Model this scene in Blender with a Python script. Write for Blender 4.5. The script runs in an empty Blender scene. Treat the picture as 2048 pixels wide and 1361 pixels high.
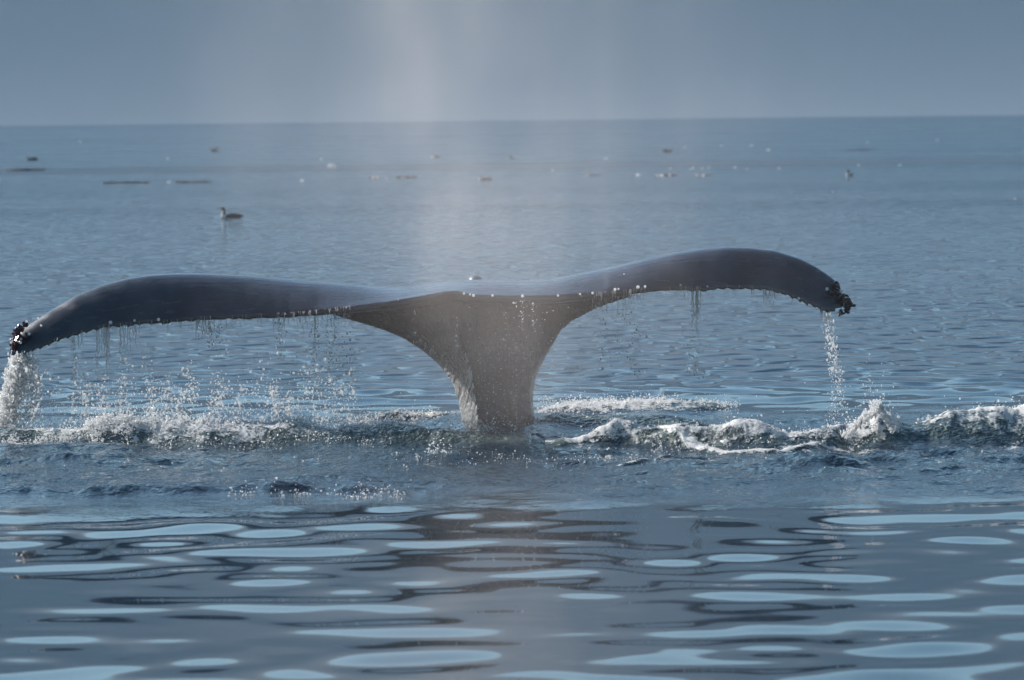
import bpy, bmesh, math, random
import numpy as np
from mathutils import Vector, Matrix, noise as mnoise

# ------------------------------------------------------------------ camera, world, sun, exposure
SC = bpy.context.scene
COL = SC.collection
F = 8750.0                      # focal length in photo pixels (photo 2048 x 1361)
CAMH = 1.757
PITCH = math.atan((680.5 - 235.0) / F)
ROLL = math.atan(22 / 2048)
D0 = 25.0                       # distance of the tail stalk
fw = Vector((0, math.cos(PITCH), -math.sin(PITCH)))
r0 = Vector((1, 0, 0)); u0 = r0.cross(fw)
rt = r0 * math.cos(ROLL) - u0 * math.sin(ROLL)
up = u0 * math.cos(ROLL) + r0 * math.sin(ROLL)
cd = bpy.data.cameras.new('camera'); cam = bpy.data.objects.new('camera', cd); COL.objects.link(cam)
cam.matrix_world = Matrix((( rt.x, up.x, -fw.x, 0), (rt.y, up.y, -fw.y, 0), (rt.z, up.z, -fw.z, CAMH), (0, 0, 0, 1)))
cd.sensor_width = 36; cd.lens = F / 2048 * 36; cd.clip_start = 0.5; cd.clip_end = 30000
cd.dof.use_dof = True; cd.dof.focus_distance = 24.3; cd.dof.aperture_fstop = 6.5
SC.camera = cam

SUN_EL, SUN_AZ = math.radians(26), math.radians(-48)   # azimuth measured from +Y towards +X: behind the whale, to the left
W = bpy.data.worlds.new('World'); SC.world = W; W.use_nodes = True
wn, wl = W.node_tree.nodes, W.node_tree.links
sky = wn.new('ShaderNodeTexSky'); sky.sky_type = 'NISHITA'; sky.sun_disc = False
sky.sun_elevation = SUN_EL; sky.sun_rotation = SUN_AZ; sky.ozone_density = 1.6; sky.dust_density = 0.6; sky.air_density = 1.1
hs = wn.new('ShaderNodeHueSaturation'); hs.inputs['Saturation'].default_value = 1.18
gm = wn.new('ShaderNodeMix'); gm.data_type = 'RGBA'; gm.blend_type = 'MULTIPLY'; gm.inputs[0].default_value = 1; gm.inputs[7].default_value = (.93, 1.04, 1.03, 1)
wl.new(sky.outputs[0], hs.inputs['Color']); wl.new(hs.outputs[0], gm.inputs[6]); wl.new(gm.outputs[2], wn['Background'].inputs[0]); wn['Background'].inputs[1].default_value = 0.05
sd = bpy.data.lights.new('sun', 'SUN'); sun = bpy.data.objects.new('sun', sd); COL.objects.link(sun)
sd.energy = 5.0; sd.angle = math.radians(0.5); sd.color = (1.0, 0.95, 0.90)
sdir = Vector((math.sin(SUN_AZ) * math.cos(SUN_EL), math.cos(SUN_AZ) * math.cos(SUN_EL), math.sin(SUN_EL)))
sun.rotation_euler = sdir.to_track_quat('Z', 'Y').to_euler()
SC.view_settings.view_transform = 'Standard'; SC.view_settings.look = 'None'
SC.view_settings.gamma = 1; SC.view_settings.use_curve_mapping = False
SC.view_settings.exposure = 1.3
SC.cycles.max_bounces = 8; SC.cycles.volume_bounces = 1; SC.cycles.transparent_max_bounces = 16
SC.cycles.volume_max_steps = 64; SC.cycles.caustics_refractive = False; SC.cycles.caustics_reflective = False
SC.cycles.sample_clamp_indirect = 4

rng = np.random.default_rng(7); random.seed(7)
C0 = Vector((0, 0, CAMH))
def ray(px, py): return fw * F + rt * (px - 1024) + up * (680.5 - py)
def atY(px, py, Y):
    d = ray(px, py); t = Y / d.y; return C0 + d * t
def atZ(px, py, z=0.0):
    d = ray(px, py); t = (z - CAMH) / d.z; return C0 + d * t

# ------------------------------------------------------------------ helpers
def tag(o, label=None, cat=None, group=None, kind=None):
    for k, v in (('label', label), ('category', cat), ('group', group), ('kind', kind)):
        if v: o[k] = v
    return o
def mesh_obj(name, verts, faces, mats, parent=None, smooth=True, fmat=None):
    me = bpy.data.meshes.new(name)
    me.from_pydata([tuple(v) for v in verts], [], faces)
    for m in (mats if isinstance(mats, (list, tuple)) else [mats]): me.materials.append(m)
    if smooth: me.polygons.foreach_set('use_smooth', [True] * len(me.polygons))
    if fmat is not None: me.polygons.foreach_set('material_index', fmat)
    me.update()
    o = bpy.data.objects.new(name, me); COL.objects.link(o)
    if parent: o.parent = parent
    return o
def np_mesh(name, V, Fc, mat, parent=None):
    """V (n,3), Fc (m,k) fixed face size"""
    me = bpy.data.meshes.new(name)
    V = np.ascontiguousarray(V, dtype=np.float32); Fc = np.ascontiguousarray(Fc, dtype=np.int32)
    k = Fc.shape[1]; m = len(Fc)
    me.vertices.add(len(V)); me.vertices.foreach_set('co', V.ravel())
    me.loops.add(m * k); me.loops.foreach_set('vertex_index', Fc.ravel())
    me.polygons.add(m); me.polygons.foreach_set('loop_start', np.arange(0, m * k, k, dtype=np.int32))
    me.polygons.foreach_set('use_smooth', np.ones(m, dtype=bool))
    me.update(calc_edges=True)
    me.materials.append(mat)
    o = bpy.data.objects.new(name, me); COL.objects.link(o)
    if parent: o.parent = parent
    return o
class NT:
    def __init__(s, name):
        s.m = bpy.data.materials.new(name); s.m.use_nodes = True
        s.n, s.l = s.m.node_tree.nodes, s.m.node_tree.links
        s.p = s.n['Principled BSDF']; s.out = s.n['Material Output']
    def new(s, t, **kw):
        n = s.n.new('ShaderNode' + t)
        for k, v in kw.items(): setattr(n, k, v)
        return n
    def link(s, a, b): s.l.new(a, b)
    def math(s, op, a, b=None, clamp=False, c=None):
        n = s.new('Math', operation=op, use_clamp=clamp)
        for i, v in enumerate((a, b, c)):
            if v is None: continue
            if isinstance(v, (int, float)): n.inputs[i].default_value = v
            else: s.link(v, n.inputs[i])
        return n.outputs[0]
    def noise(s, vec, scale, detail=3, rough=0.5):
        n = s.new('TexNoise'); n.inputs['Scale'].default_value = scale
        n.inputs['Detail'].default_value = detail; n.inputs['Roughness'].default_value = rough
        s.link(vec, n.inputs['Vector']); return n.outputs['Fac']
    def mapping(s, vec, scale=(1, 1, 1), rot=(0, 0, 0), loc=(0, 0, 0)):
        n = s.new('Mapping'); n.inputs['Scale'].default_value = scale; n.inputs['Rotation'].default_value = rot
        n.inputs['Location'].default_value = loc
        s.link(vec, n.inputs['Vector']); return n.outputs[0]
    def ramp(s, v, a, b, lo=0.0, hi=1.0):
        n = s.new('MapRange', clamp=True, interpolation_type='SMOOTHSTEP')
        n.inputs[1].default_value = a; n.inputs[2].default_value = b
        n.inputs[3].default_value = lo; n.inputs[4].default_value = hi
        s.link(v, n.inputs[0]); return n.outputs[0]
    def mixc(s, f, a, b):
        n = s.new('Mix', data_type='RGBA')
        s.link(f, n.inputs['Factor']) if not isinstance(f, float) else setattr(n.inputs['Factor'], 'default_value', f)
        for i, v in ((6, a), (7, b)):
            if isinstance(v, tuple): n.inputs[i].default_value = (*v, 1)
            else: s.link(v, n.inputs[i])
        return n.outputs[2]
def sstep(a, b, x):
    t = np.clip((x - a) / (b - a), 0, 1); return t * t * (3 - 2 * t)
# vectorised gradient noise in numpy
PERM = rng.permutation(1024); GA = rng.uniform(0, 2 * np.pi, 1024)
def gnoise(x, y):
    xi = np.floor(x).astype(np.int64); yi = np.floor(y).astype(np.int64)
    xf = x - xi; yf = y - yi
    u = xf ** 3 * (xf * (xf * 6 - 15) + 10); v = yf ** 3 * (yf * (yf * 6 - 15) + 10)
    def g(ix, iy, dx, dy):
        a = GA[PERM[(PERM[ix & 1023] + iy) & 1023]]
        return np.cos(a) * dx + np.sin(a) * dy
    n00 = g(xi, yi, xf, yf); n10 = g(xi + 1, yi, xf - 1, yf)
    n01 = g(xi, yi + 1, xf, yf - 1); n11 = g(xi + 1, yi + 1, xf - 1, yf - 1)
    return (n00 * (1 - u) + n10 * u) * (1 - v) + (n01 * (1 - u) + n11 * u) * v * 1.0
def fbm(x, y, oct=4, gain=0.5, ridged=False):
    s = 0; a = 1; f = 1
    for i in range(oct):
        n = gnoise(x * f + 17.3 * i, y * f - 9.1 * i)
        s = s + a * ((0.35 - np.abs(n)) if ridged else n); a *= gain; f *= 2.03
    return s

# ------------------------------------------------------------------ materials
def mat_water():
    t = NT('sea_water'); p = t.p
    geo = t.new('NewGeometry'); pos = geo.outputs['Position']
    sep = t.new('SeparateXYZ'); t.link(pos, sep.inputs[0]); Y = sep.outputs[1]
    att = t.new('Attribute', attribute_name='foam'); rgh = t.new('Attribute', attribute_name='chop')
    foam, chop = att.outputs['Fac'], rgh.outputs['Fac']
    # wind streaks far out: long bands across the view, some rougher, some slick
    band = t.noise(t.mapping(pos, (0.0045, 0.045, 1)), 1.0, 2)
    bandf = t.ramp(band, 0.40, 0.62)
    bod = t.new('Attribute', attribute_name='bubbles')      # water whitened by fine bubbles inside the rolling waves
    t.link(t.mixc(bod.outputs['Fac'], (0.012, 0.024, 0.036), (0.060, 0.080, 0.076)), p.inputs['Base Color'])
    p.inputs['IOR'].default_value = 1.333
    far = t.ramp(Y, 45, 150)
    rb = t.math('MULTIPLY', far, t.math('MULTIPLY_ADD', bandf, 0.10, c=0.06))
    yw = t.math('ADD', Y, t.math('MULTIPLY', t.noise(t.mapping(pos, (.03, .03, 1)), 1, 3), 8.0))
    lane = t.math('MULTIPLY', t.ramp(yw, 148, 152), t.ramp(yw, 180, 175))      # slick lanes between the ruffled water
    lane2 = t.math('MULTIPLY', t.ramp(yw, 380, 400), t.ramp(yw, 520, 480))
    lane = t.math('ADD', lane, t.math('MULTIPLY', lane2, .6))
    t.link(t.math('SUBTRACT', t.math('ADD', t.math('MULTIPLY', rb, 1.4), 0.036), t.math('MULTIPLY', lane, .10), clamp=True), p.inputs['Roughness'])
    # ripple relief beyond the built waves
    n1 = t.noise(t.mapping(pos, (1.0, 0.50, 1), rot=(0, 0, .15)), 4.3, 0.3, 0.4)
    n2 = t.noise(t.mapping(pos, (1.0, 0.55, 1), loc=(7, 3, 0)), 0.8, 1)
    h = t.math('ADD', t.math('MULTIPLY', n1, 0.155), t.math('MULTIPLY', n2, 0.14))
    n5 = t.noise(t.mapping(pos, (1.0, 0.35, 1), loc=(3, 9, 0)), 1.1, 2, .55)
    h = t.math('ADD', h, t.math('MULTIPLY', t.math('MULTIPLY', n5, t.ramp(Y, 45, 95)), .34))
    fade = t.math('MULTIPLY', t.ramp(Y, 25.5, 31), t.ramp(bandf, 0, 1, 0.8, 1.15)); fade = t.math('MULTIPLY', fade, t.ramp(lane, 0, 1, 1, .25))
    h = t.math('MULTIPLY', h, fade)
    # fine capillary ripples where the water is churned
    n3 = t.noise(t.mapping(pos, (1, 0.7, 1)), 26, 3, 0.6)
    h = t.math('ADD', h, t.math('MULTIPLY', t.math('MULTIPLY', t.math('ADD', n3, t.math('MULTIPLY', t.noise(t.mapping(pos, (1, .6, 1)), 8, 3, .6), 2.2)), chop), 0.017))
    b = t.new('Bump'); b.inputs['Strength'].default_value = 1; b.inputs['Distance'].default_value = 1.0
    t.link(h, b.inputs['Height']); t.link(b.outputs[0], p.inputs['Normal'])
    # foam lying on the water
    lace = t.noise(t.mapping(pos, (1, 0.6, 1)), 16, 6, 0.65)
    lace2 = t.noise(pos, 70, 4, 0.6)
    lv = t.math('ADD', t.math('MULTIPLY', lace, 0.7), t.math('MULTIPLY', lace2, 0.3))
    thr = t.math('SUBTRACT', 1.0, foam)
    ff = t.new('MapRange', clamp=True, interpolation_type='SMOOTHSTEP')
    t.link(lv, ff.inputs[0]); lo = t.math('MULTIPLY_ADD', thr, 0.34, c=0.32); t.link(lo, ff.inputs[1])
    t.link(t.math('ADD', lo, 0.11), ff.inputs[2])
    fm = t.math('MULTIPLY', ff.outputs[0], t.ramp(foam, 0.02, 0.15))
    d = t.new('BsdfDiffuse'); d.inputs[0].default_value = (0.85, 0.85, 0.84, 1)
    tr = t.new('BsdfTranslucent'); tr.inputs[0].default_value = (0.75, 0.76, 0.72, 1)
    b2 = t.new('Bump'); b2.inputs['Distance'].default_value = 0.02; b2.inputs['Strength'].default_value = 0.8
    t.link(lv, b2.inputs['Height'])
    t.link(b2.outputs[0], d.inputs['Normal'])
    mx = t.new('MixShader'); mx.inputs[0].default_value = 0.45
    t.link(d.outputs[0], mx.inputs[1]); t.link(tr.outputs[0], mx.inputs[2])
    m2 = t.new('MixShader'); t.link(fm, m2.inputs[0]); t.link(p.outputs[0], m2.inputs[1]); t.link(mx.outputs[0], m2.inputs[2])
    t.link(m2.outputs[0], t.out.inputs[0])
    return t.m
def mat_foam(name, white=0.8, glossy=True):
    t = NT(name); p = t.p
    d = t.new('BsdfDiffuse'); d.inputs[0].default_value = (white, white, white, 1)
    tr = t.new('BsdfTranslucent'); tr.inputs[0].default_value = (white, white, white, 1)
    g = t.new('BsdfGlossy'); g.inputs['Roughness'].default_value = 0.12
    m1 = t.new('MixShader'); m1.inputs[0].default_value = 0.78
    t.link(d.outputs[0], m1.inputs[1]); t.link(tr.outputs[0], m1.inputs[2])
    m2 = t.new('MixShader'); m2.inputs[0].default_value = 0.18
    t.link(m1.outputs[0], m2.inputs[1]); t.link(g.outputs[0], m2.inputs[2])
    t.link(m2.outputs[0], t.out.inputs[0]); return t.m
def mat_drop():
    """clear water with fine air in it"""
    t = NT('clear_drop'); p = t.p
    p.inputs['Base Color'].default_value = (0.93, 0.96, 0.98, 1)
    p.inputs['Transmission Weight'].default_value = 1; p.inputs['IOR'].default_value = 1.33; p.inputs['Roughness'].default_value = 0.08
    tr = t.new('BsdfTranslucent'); tr.inputs[0].default_value = (0.8, 0.82, 0.84, 1)
    m2 = t.new('MixShader'); m2.inputs[0].default_value = 0.3
    t.link(p.outputs[0], m2.inputs[1]); t.link(tr.outputs[0], m2.inputs[2])
    t.link(m2.outputs[0], t.out.inputs[0]); return t.m
def mat_skin():
    t = NT('wet_whale_skin'); p = t.p
    tc = t.new('TexCoord'); pos = tc.outputs['Object']
    sep = t.new('SeparateXYZ'); t.link(pos, sep.inputs[0])
    low = t.math('MULTIPLY', t.ramp(sep.outputs[2], 0.76, 0.60), t.math('MULTIPLY', t.ramp(sep.outputs[0], -1.15, -0.75), t.ramp(sep.outputs[0], 0.95, 0.6)))       # the stalk below the flukes: skin streaked by running water
    # pigment: dark slate with pale mottling and faint scars
    n = t.noise(pos, 5, 5, 0.6)
    scr = t.noise(t.mapping(pos, (1.2, 14, 30), rot=(0, 0.35, 0.2)), 2.2, 3, 0.7)
    c = t.mixc(t.ramp(n, 0.35, 0.7), (0.016, 0.018, 0.026), (0.038, 0.041, 0.056))
    c = t.mixc(t.math('MULTIPLY', t.ramp(scr, 0.66, 0.74), 0.35), c, (0.13, 0.13, 0.14))
    t.link(c, p.inputs['Base Color'])
    p.inputs['IOR'].default_value = 1.45; p.inputs['Coat Weight'].default_value = 0.25; p.inputs['Coat Roughness'].default_value = 0.3
    rn = t.noise(t.mapping(pos, (1, 6, 8)), 3, 3)
    t.link(t.ramp(rn, 0.3, 0.7, 0.16, 0.30), p.inputs['Roughness'])
    # relief: fine running water ridges down the stalk, faint wrinkles on the flukes
    fl = t.noise(t.mapping(pos, (48, 48, 7), rot=(0, -0.22, 0)), 1.0, 4, 0.65)
    fn = t.noise(pos, 85, 3, 0.6)
    wr = t.noise(t.mapping(pos, (5, 40, 40)), 1.0, 4, 0.55)
    h1 = t.math('MULTIPLY', low, t.math('ADD', t.math('MULTIPLY', fl, 0.055), t.math('MULTIPLY', fn, 0.006)))
    h2 = t.math('ADD', t.math('MULTIPLY', wr, 0.0016), t.math('MULTIPLY', fn, 0.0006))
    b = t.new('Bump'); b.inputs['Distance'].default_value = 1.0; b.inputs['Strength'].default_value = 1.0
    t.link(t.math('ADD', h1, h2), b.inputs['Height']); t.link(b.outputs[0], p.inputs['Normal'])
    return t.m
def mat_simple(name, col, rough=0.6, col2=None, scale=20, bump=0.0):
    t = NT(name); p = t.p
    tc = t.new('TexCoord')
    n = t.noise(tc.outputs['Object'], scale, 4, 0.6)
    if col2: t.link(t.mixc(t.ramp(n, 0.35, 0.65), col, col2), p.inputs['Base Color'])
    else: p.inputs['Base Color'].default_value = (*col, 1)
    p.inputs['Roughness'].default_value = rough
    if bump:
        b = t.new('Bump'); b.inputs['Distance'].default_value = bump
        t.link(n, b.inputs['Height']); t.link(b.outputs[0], p.inputs['Normal'])
    return t.m
M_WATER, M_FOAM, M_DROP, M_SKIN = mat_water(), mat_foam('white_foam', 0.9), mat_drop(), mat_skin()
M_SPRAY = mat_foam('white_spray', 0.92)  # white body colour stands in for the sun glints on clear drops
M_BARN = mat_simple('barnacle_crust', (0.10, 0.022, 0.03), 0.28, (0.028, 0.02, 0.022), 30, 0.004)
M_BARN2 = mat_simple('dark_barnacle_crust', (0.035, 0.02, 0.022), 0.28, (0.015, 0.012, 0.013), 30, 0.004)
M_FEATH = mat_simple('dark_feathers', (0.022, 0.02, 0.02), 0.7, (0.04, 0.035, 0.032), 40)
M_FEATB = mat_simple('brown_feathers', (0.10, 0.065, 0.05), 0.7, (0.16, 0.11, 0.085), 30)
M_WHITE = mat_simple('white_feathers', (0.72, 0.69, 0.66), 0.8, (0.6, 0.57, 0.54), 40)
M_BEAK = mat_simple('dark_beak', (0.03, 0.03, 0.03), 0.4)
M_KELP = mat_simple('brown_kelp', (0.11, 0.065, 0.04), 0.4, (0.045, 0.03, 0.022), 8, 0.004)
M_HILL = mat_simple('forested_slope', (0.026, 0.036, 0.046), 0.9, (0.036, 0.048, 0.056), 0.01)

# ------------------------------------------------------------------ sea: one sheet, waves built where they stand
def Yof(py): return CAMH * F / (py - 235.0)       # distance of the flat water seen at photo row py
def build_sea():
    rows = [-60, -35, -20, -10, -4, 0, 3, 6, 8, 10, 11, 12, 12.6]
    py = 1420.0
    while py > 470:
        rows.append(Yof(py))
        if 775 < py < 1015: py -= 1.15
        elif py > 1015: py -= 2.6
        else: py -= 2.3
    y = rows[-1]
    while y < 12000: y *= 1.045; rows.append(y)
    rows = np.array(rows)
    core = np.linspace(-0.152, 0.152, 1330)
    ext = []
    a = 0.152; st = 0.0006
    while a < 3.2: st *= 1.28; a += st; ext.append(a)
    ext = np.array(ext)
    cx = np.concatenate([-ext[::-1], core, ext])
    R, Cn = len(rows), len(cx)
    Yg = np.repeat(rows[:, None], Cn, 1)
    Xg = np.maximum(Yg, 9.0) * cx[None, :]
    X, Y = Xg.ravel(), Yg.ravel()
    act = (Y > 6) & (Y < 75) & (np.abs(X) < 20)
    Z = np.zeros_like(X); FO = np.zeros_like(X); CH = np.zeros_like(X)
    z, fo, ch = sea_height(X[act], Y[act])
    Z[act] = z; FO[act] = fo; CH[act] = ch
    V = np.stack([X, Y, Z], 1)
    i = np.arange(R - 1)[:, None] * Cn + np.arange(Cn - 1)[None, :]
    i = i.ravel()
    Fc = np.stack([i, i + 1, i + Cn + 1, i + Cn], 1)
    o = np_mesh('water', V, Fc, M_WATER)
    for nm, arr in (('foam', FO), ('chop', CH), ('bubbles', np.clip(CH - .8, 0, 1))):
        at = o.data.attributes.new(nm, 'FLOAT', 'POINT'); at.data.foreach_set('value', arr.astype(np.float32))
    tag(o, 'rippled blue grey sea with churned wake around the whale', kind='structure')
    return o

def waves(seed, n, l0, l1, spread, slope, mean=-math.pi / 2):
    r = np.random.default_rng(seed)
    lam = np.exp(r.uniform(math.log(l0), math.log(l1), n)); th = mean + r.normal(0, spread, n)
    k = 2 * np.pi / lam; a = 1 / k; a *= slope / math.sqrt(0.5 * n)
    return k * np.cos(th), k * np.sin(th), a, r.uniform(0, 6.28, n)
def evalw(ws, X, Y):
    Z = np.zeros_like(X)
    for kx, ky, a, p in zip(*ws): Z += a * np.sin(kx * X + ky * Y + p)
    return Z
W_NEAR = waves(3, 60, 0.36, 1.15, 0.60, 0.0215, -math.pi / 2 + .28)
W_NEARS = waves(5, 16, 0.22, 0.5, 0.9, 0.005)
W_WAKE = waves(21, 40, 0.12, 0.9, 0.8, 0.095)
W_MID = waves(11, 44, 0.32, 1.2, 0.8, 0.055)
# ridges as (photo x, photo y of toe, crest height m, foam)
def ridge_pts(l): return [(atZ(px, py).x, atZ(px, py).y, h, f, wf, wb) for px, py, h, f, wf, wb in l]
RIDGES = [
  # left wave that rolls off the stalk: x, crest-foot y, height, foam, front width, back width
  ridge_pts([(-300, 880, .06, .4, .35, .3), (0, 878, .065, .55, .4, .3), (150, 880, .07, .75, .45, .3), (330, 884, .08, 1.0, .5, .35), (480, 884, .075, .85, .5, .35),
             (640, 882, .075, .6, .55, .4), (760, 880, .08, .45, .55, .4), (860, 882, .07, .1, .5, .5), (960, 884, .055, .05, .5, .5), (1060, 884, .02, .0, .4, .4)]),
  # right wave, climbing to the right edge
  ridge_pts([(1090, 893, .01, .4, .2, .25), (1160, 888, .04, .8, .2, .25), (1240, 885, .06, .95, .22, .25), (1330, 890, .06, .55, .3, .3), (1400, 892, .065, .6, .35, .3),
             (1490, 893, .07, .9, .35, .3), (1560, 893, .06, .8, .35, .3), (1650, 890, .085, .7, .4, .3), (1750, 888, .08, .9, .45, .35), (1810, 884, .08, .45, .5, .4),
             (1880, 882, .10, .55, .6, .45), (1960, 880, .125, .75, .6, .5), (2060, 878, .14, .95, .6, .5), (2300, 875, .15, .5, .6, .5)]),
  # trail of foam swept round in front of the right wave
  ridge_pts([(1275, 878, .0, .2, .1, .1), (1310, 886, .012, .95, .10, .12), (1370, 897, .012, 1.0, .13, .15), (1460, 907, .012, 1.0, .12, .14), (1560, 906, .012, .9, .10, .12), (1650, 897, .015, .75, .08, .10), (1730, 884, .01, .4, .08, .1)]),
  ridge_pts([(1200, 936, .0, .1, .06, .06), (1250, 930, .01, .7, .07, .07), (1330, 920, .012, .55, .06, .07), (1420, 914, .01, .2, .05, .05)]),
  # small dark mound behind the right wave next to the stalk
  ridge_pts([(1060, 852, .02, .2, .3, .4), (1140, 846, .035, .25, .4, .4), (1240, 850, .05, .05, .5, .4), (1360, 856, .045, .05, .4, .4), (1440, 862, .015, .1, .3, .3)]),
  # far foam patch to the right of the stalk
  ridge_pts([(1075, 826, .01, .6, .3, .3), (1130, 822, .03, .75, .35, .35), (1230, 822, .05, .9, .5, .5), (1330, 822, .05, .8, .5, .5), (1420, 820, .03, .5, .4, .4), (1475, 816, .01, .15, .3, .3)]),
  # far foam line left of the stalk
  ridge_pts([(700, 834, .01, .35, .25, .25), (790, 834, .03, .65, .25, .25), (880, 836, .03, .65, .25, .25), (930, 838, .01, .3, .2, .2)]),
]
BUMPS = [  # lumps thrown up on the wave: photo x, y (foot), height, radius, foam
  (1243, 884, .035, .07, 1), (1215, 886, .02, .06, 1), (1490, 892, .05, .09, 1), (1455, 892, .02, .08, .9), (1530, 892, .02, .07, .9), (1735, 886, .03, .16, 1), (1775, 888, .07, .08, .9), (1385, 893, .03, .07, .6),
  (340, 882, .025, .12, 1), (230, 882, .015, .10, .9), (1990, 880, .04, .15, .9), (1880, 882, .03, .10, .7), (560, 880, .02, .12, .6)]
BW = [(atZ(a, b).x, atZ(a, b).y, h, r, f) for a, b, h, r, f in BUMPS]
def ridge_field(X, Y):
    H = np.zeros_like(X); FO = np.zeros_like(X); MK = np.zeros_like(X)
    for R in RIDGES:
        xs = [p[0] for p in R]
        g = [np.interp(X, xs, [p[j] for p in R], left=(R[0][j] if j != 2 and j != 3 else 0), right=(R[-1][j] if j != 2 and j != 3 else 0)) for j in range(1, 6)]
        yc, h, f, wf, wb = g
        yc = yc + 0.10 * gnoise(X * 1.7, X * 0 + 3.3) + 0.04 * gnoise(X * 6, X * 0 + 1.3)
        h = h * (1 + 0.45 * gnoise(X * 2.6, Y * 0.8 + 9) + 0.25 * gnoise(X * 7, Y * 1.6))
        s = Y - yc
        prof = np.where(s < 0, np.exp(-(s / (wf * 0.52)) ** 2), np.exp(-(s / (wb * 0.75)) ** 2))
        H = H + h * prof
        fm = f * np.exp(-((s - 0.02) / (0.40 * (wf + wb))) ** 2)
        FO = np.maximum(FO, fm); MK = np.maximum(MK, prof * sstep(0, .03, h))
    for bx, by, h, r, f in BW:
        r = r * 1.25; Xw = X + .05 * gnoise(X * 9, Y * 6) + .03 * gnoise(X * 23 + 4, Y * 12); q = ((Xw - bx) / r) ** 2 + ((Y - by) / (r * 1.6)) ** 2
        g = np.exp(-q); H = H + h * g; FO = np.maximum(FO, f * np.exp(-q * 0.8)); MK = np.maximum(MK, g)
    return H, FO, MK
def sea_height(X, Y):
    X = np.asarray(X, float); Y = np.asarray(Y, float)
    near = 1 - sstep(19.2, 21.6, Y + 1.6 * gnoise(X * .45, X * 0))
    mid = sstep(23.0, 26.5, Y) * (1 - sstep(32, 60, Y) * 0.9)
    H, FO, MK = ridge_field(X, Y)
    wake = sstep(19.2, 21.4, Y + 1.6 * gnoise(X * 0.45, X * 0) + 0.7 * gnoise(X * 1.6, Y)) * (1 - sstep(24.0, 26.5, Y))
    cut = 1 - 0.85 * MK
    Z = evalw(W_NEAR, X, Y) * near * (0.75 + 0.9 * np.clip(0.5 + gnoise(X * .35, Y * .5), 0, 1)) + evalw(W_NEARS, X, Y) * near
    amp = sstep(11, 20, Y)
    Z = Z + evalw(W_MID, X, Y) * mid * cut * (1 - sstep(25.5, 31, Y))
    # churned water in the wake
    w = wake * (0.45 + 0.8 * np.clip(0.5 + 1.3 * gnoise(X * 0.7 + 5, Y * 0.9), 0, 1))
    rip = fbm(X * 2.0, Y * 1.3, 5, 0.52)
    Z = Z + w * (0.048 * rip + (1 - .7 * np.clip(MK, 0, 1)) * evalw(W_WAKE, X, Y))
    Z = Z + np.clip(MK, 0, 1) * (0.022 * fbm(X * 4.0, Y * 3.8, 4, 0.5, True) + 0.007 * fbm(X * 17, Y * 9, 3, 0.6)) * (0.4 + 0.6 * sstep(.05, .6, FO))
    # broken little crest line in front of the wake (photo row about 985)
    for (xa, xb, pyc, a) in ((300, 830, 988, .040), (840, 1000, 915, .035), (1000, 1260, 925, .02), (-200, 420, 990, .028), (-200, 300, 925, .035), (1250, 1800, 935, .025), (1500, 2300, 925, .03)):
        p0, p1 = atZ(xa, pyc), atZ(xb, pyc)
        yc = p0.y + 0.12 * gnoise(X * 1.3 + pyc, X * 0) + 0.05 * gnoise(X * 5, X * 0 + pyc)
        e = sstep(p0.x, p0.x + .3, X) * (1 - sstep(p1.x - .3, p1.x, X))
        Z = Z + a * e * np.exp(-((Y - yc) / 0.10) ** 2) * (1 + 1.2 * gnoise(X * 4, Y * 3)) + 0.012 * e * np.exp(-((Y - yc) / 0.25) ** 2) * fbm(X * 12, Y * 7, 3)
    Z = Z + H
    # swirl foam trails in the right half of the wake
    tr = fbm(X * 1.1 + 0.5 * Y, Y * 2.4 - 0.3 * X, 4, 0.5, True)
    zone = sstep(1.0, 1.8, X) * np.exp(-((Y - 22.9) / 0.5) ** 2) * (1 - sstep(2.6, 3.6, X))
    FO = np.maximum(FO, 0.85 * zone * sstep(0.3, .6, tr))
    zone2 = np.exp(-((Y - 22.4) / 0.55) ** 2) * np.exp(-((X - 0.7) / 0.9) ** 2)
    FO = np.maximum(FO, 0.55 * zone2 * sstep(0.3, .6, tr))
    CH = np.clip(wake * 0.9 + MK * 2.2, 0, 3)
    # the stalk displaces: small collar
    d = np.hypot((X - SX) / 0.30, (Y - 25.0) / 0.42)
    Z = Z + 0.03 * np.exp(-((d - 1.1) / 0.35) ** 2)
    return Z, FO, CH
SX = atZ(998, 850).x
build_sea()

# ------------------------------------------------------------------ far shore and air
def build_hill():
    nx, ny = 240, 40
    xs = np.linspace(-7000, 7000, nx); ts = np.linspace(0, 1, ny)
    X, T = np.meshgrid(xs, ts)
    Y = 2300 + 950 * T + 90 * gnoise(X / 700, X * 0)
    ridge = 480 + 70 * gnoise(X / 1500, X * 0 + 2) + 35 * gnoise(X / 420, X * 0 + 6)
    Z = -3 + ridge * (np.sin(T * np.pi / 2 * 1.15) ** 1.0) + 45 * T * fbm(X / 350, Y / 350, 5)
    Z[0] = -3
    V = np.stack([X.ravel(), Y.ravel(), Z.ravel()], 1)
    i = (np.arange(ny - 1)[:, None] * nx + np.arange(nx - 1)[None, :]).ravel()
    o = np_mesh('hills', V, np.stack([i, i + 1, i + nx + 1, i + nx], 1), M_HILL)
    tag(o, 'forested shore slope lost in blue haze across the water', kind='structure')
build_hill()
def box_mesh(name, a, b, mat):
    v = [(x, y, z) for x in (a[0], b[0]) for y in (a[1], b[1]) for z in (a[2], b[2])]
    f = [(0, 1, 3, 2), (4, 6, 7, 5), (0, 4, 5, 1), (2, 3, 7, 6), (0, 2, 6, 4), (1, 5, 7, 3)]
    return mesh_obj(name, v, f, mat, smooth=False)
HAZE_D = 0.000085
t = NT('sea_haze'); t.n.remove(t.p)
pv = t.new('VolumePrincipled'); pv.inputs['Color'].default_value = (0.48, 0.74, 1.0, 1); pv.inputs['Density'].default_value = HAZE_D
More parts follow.
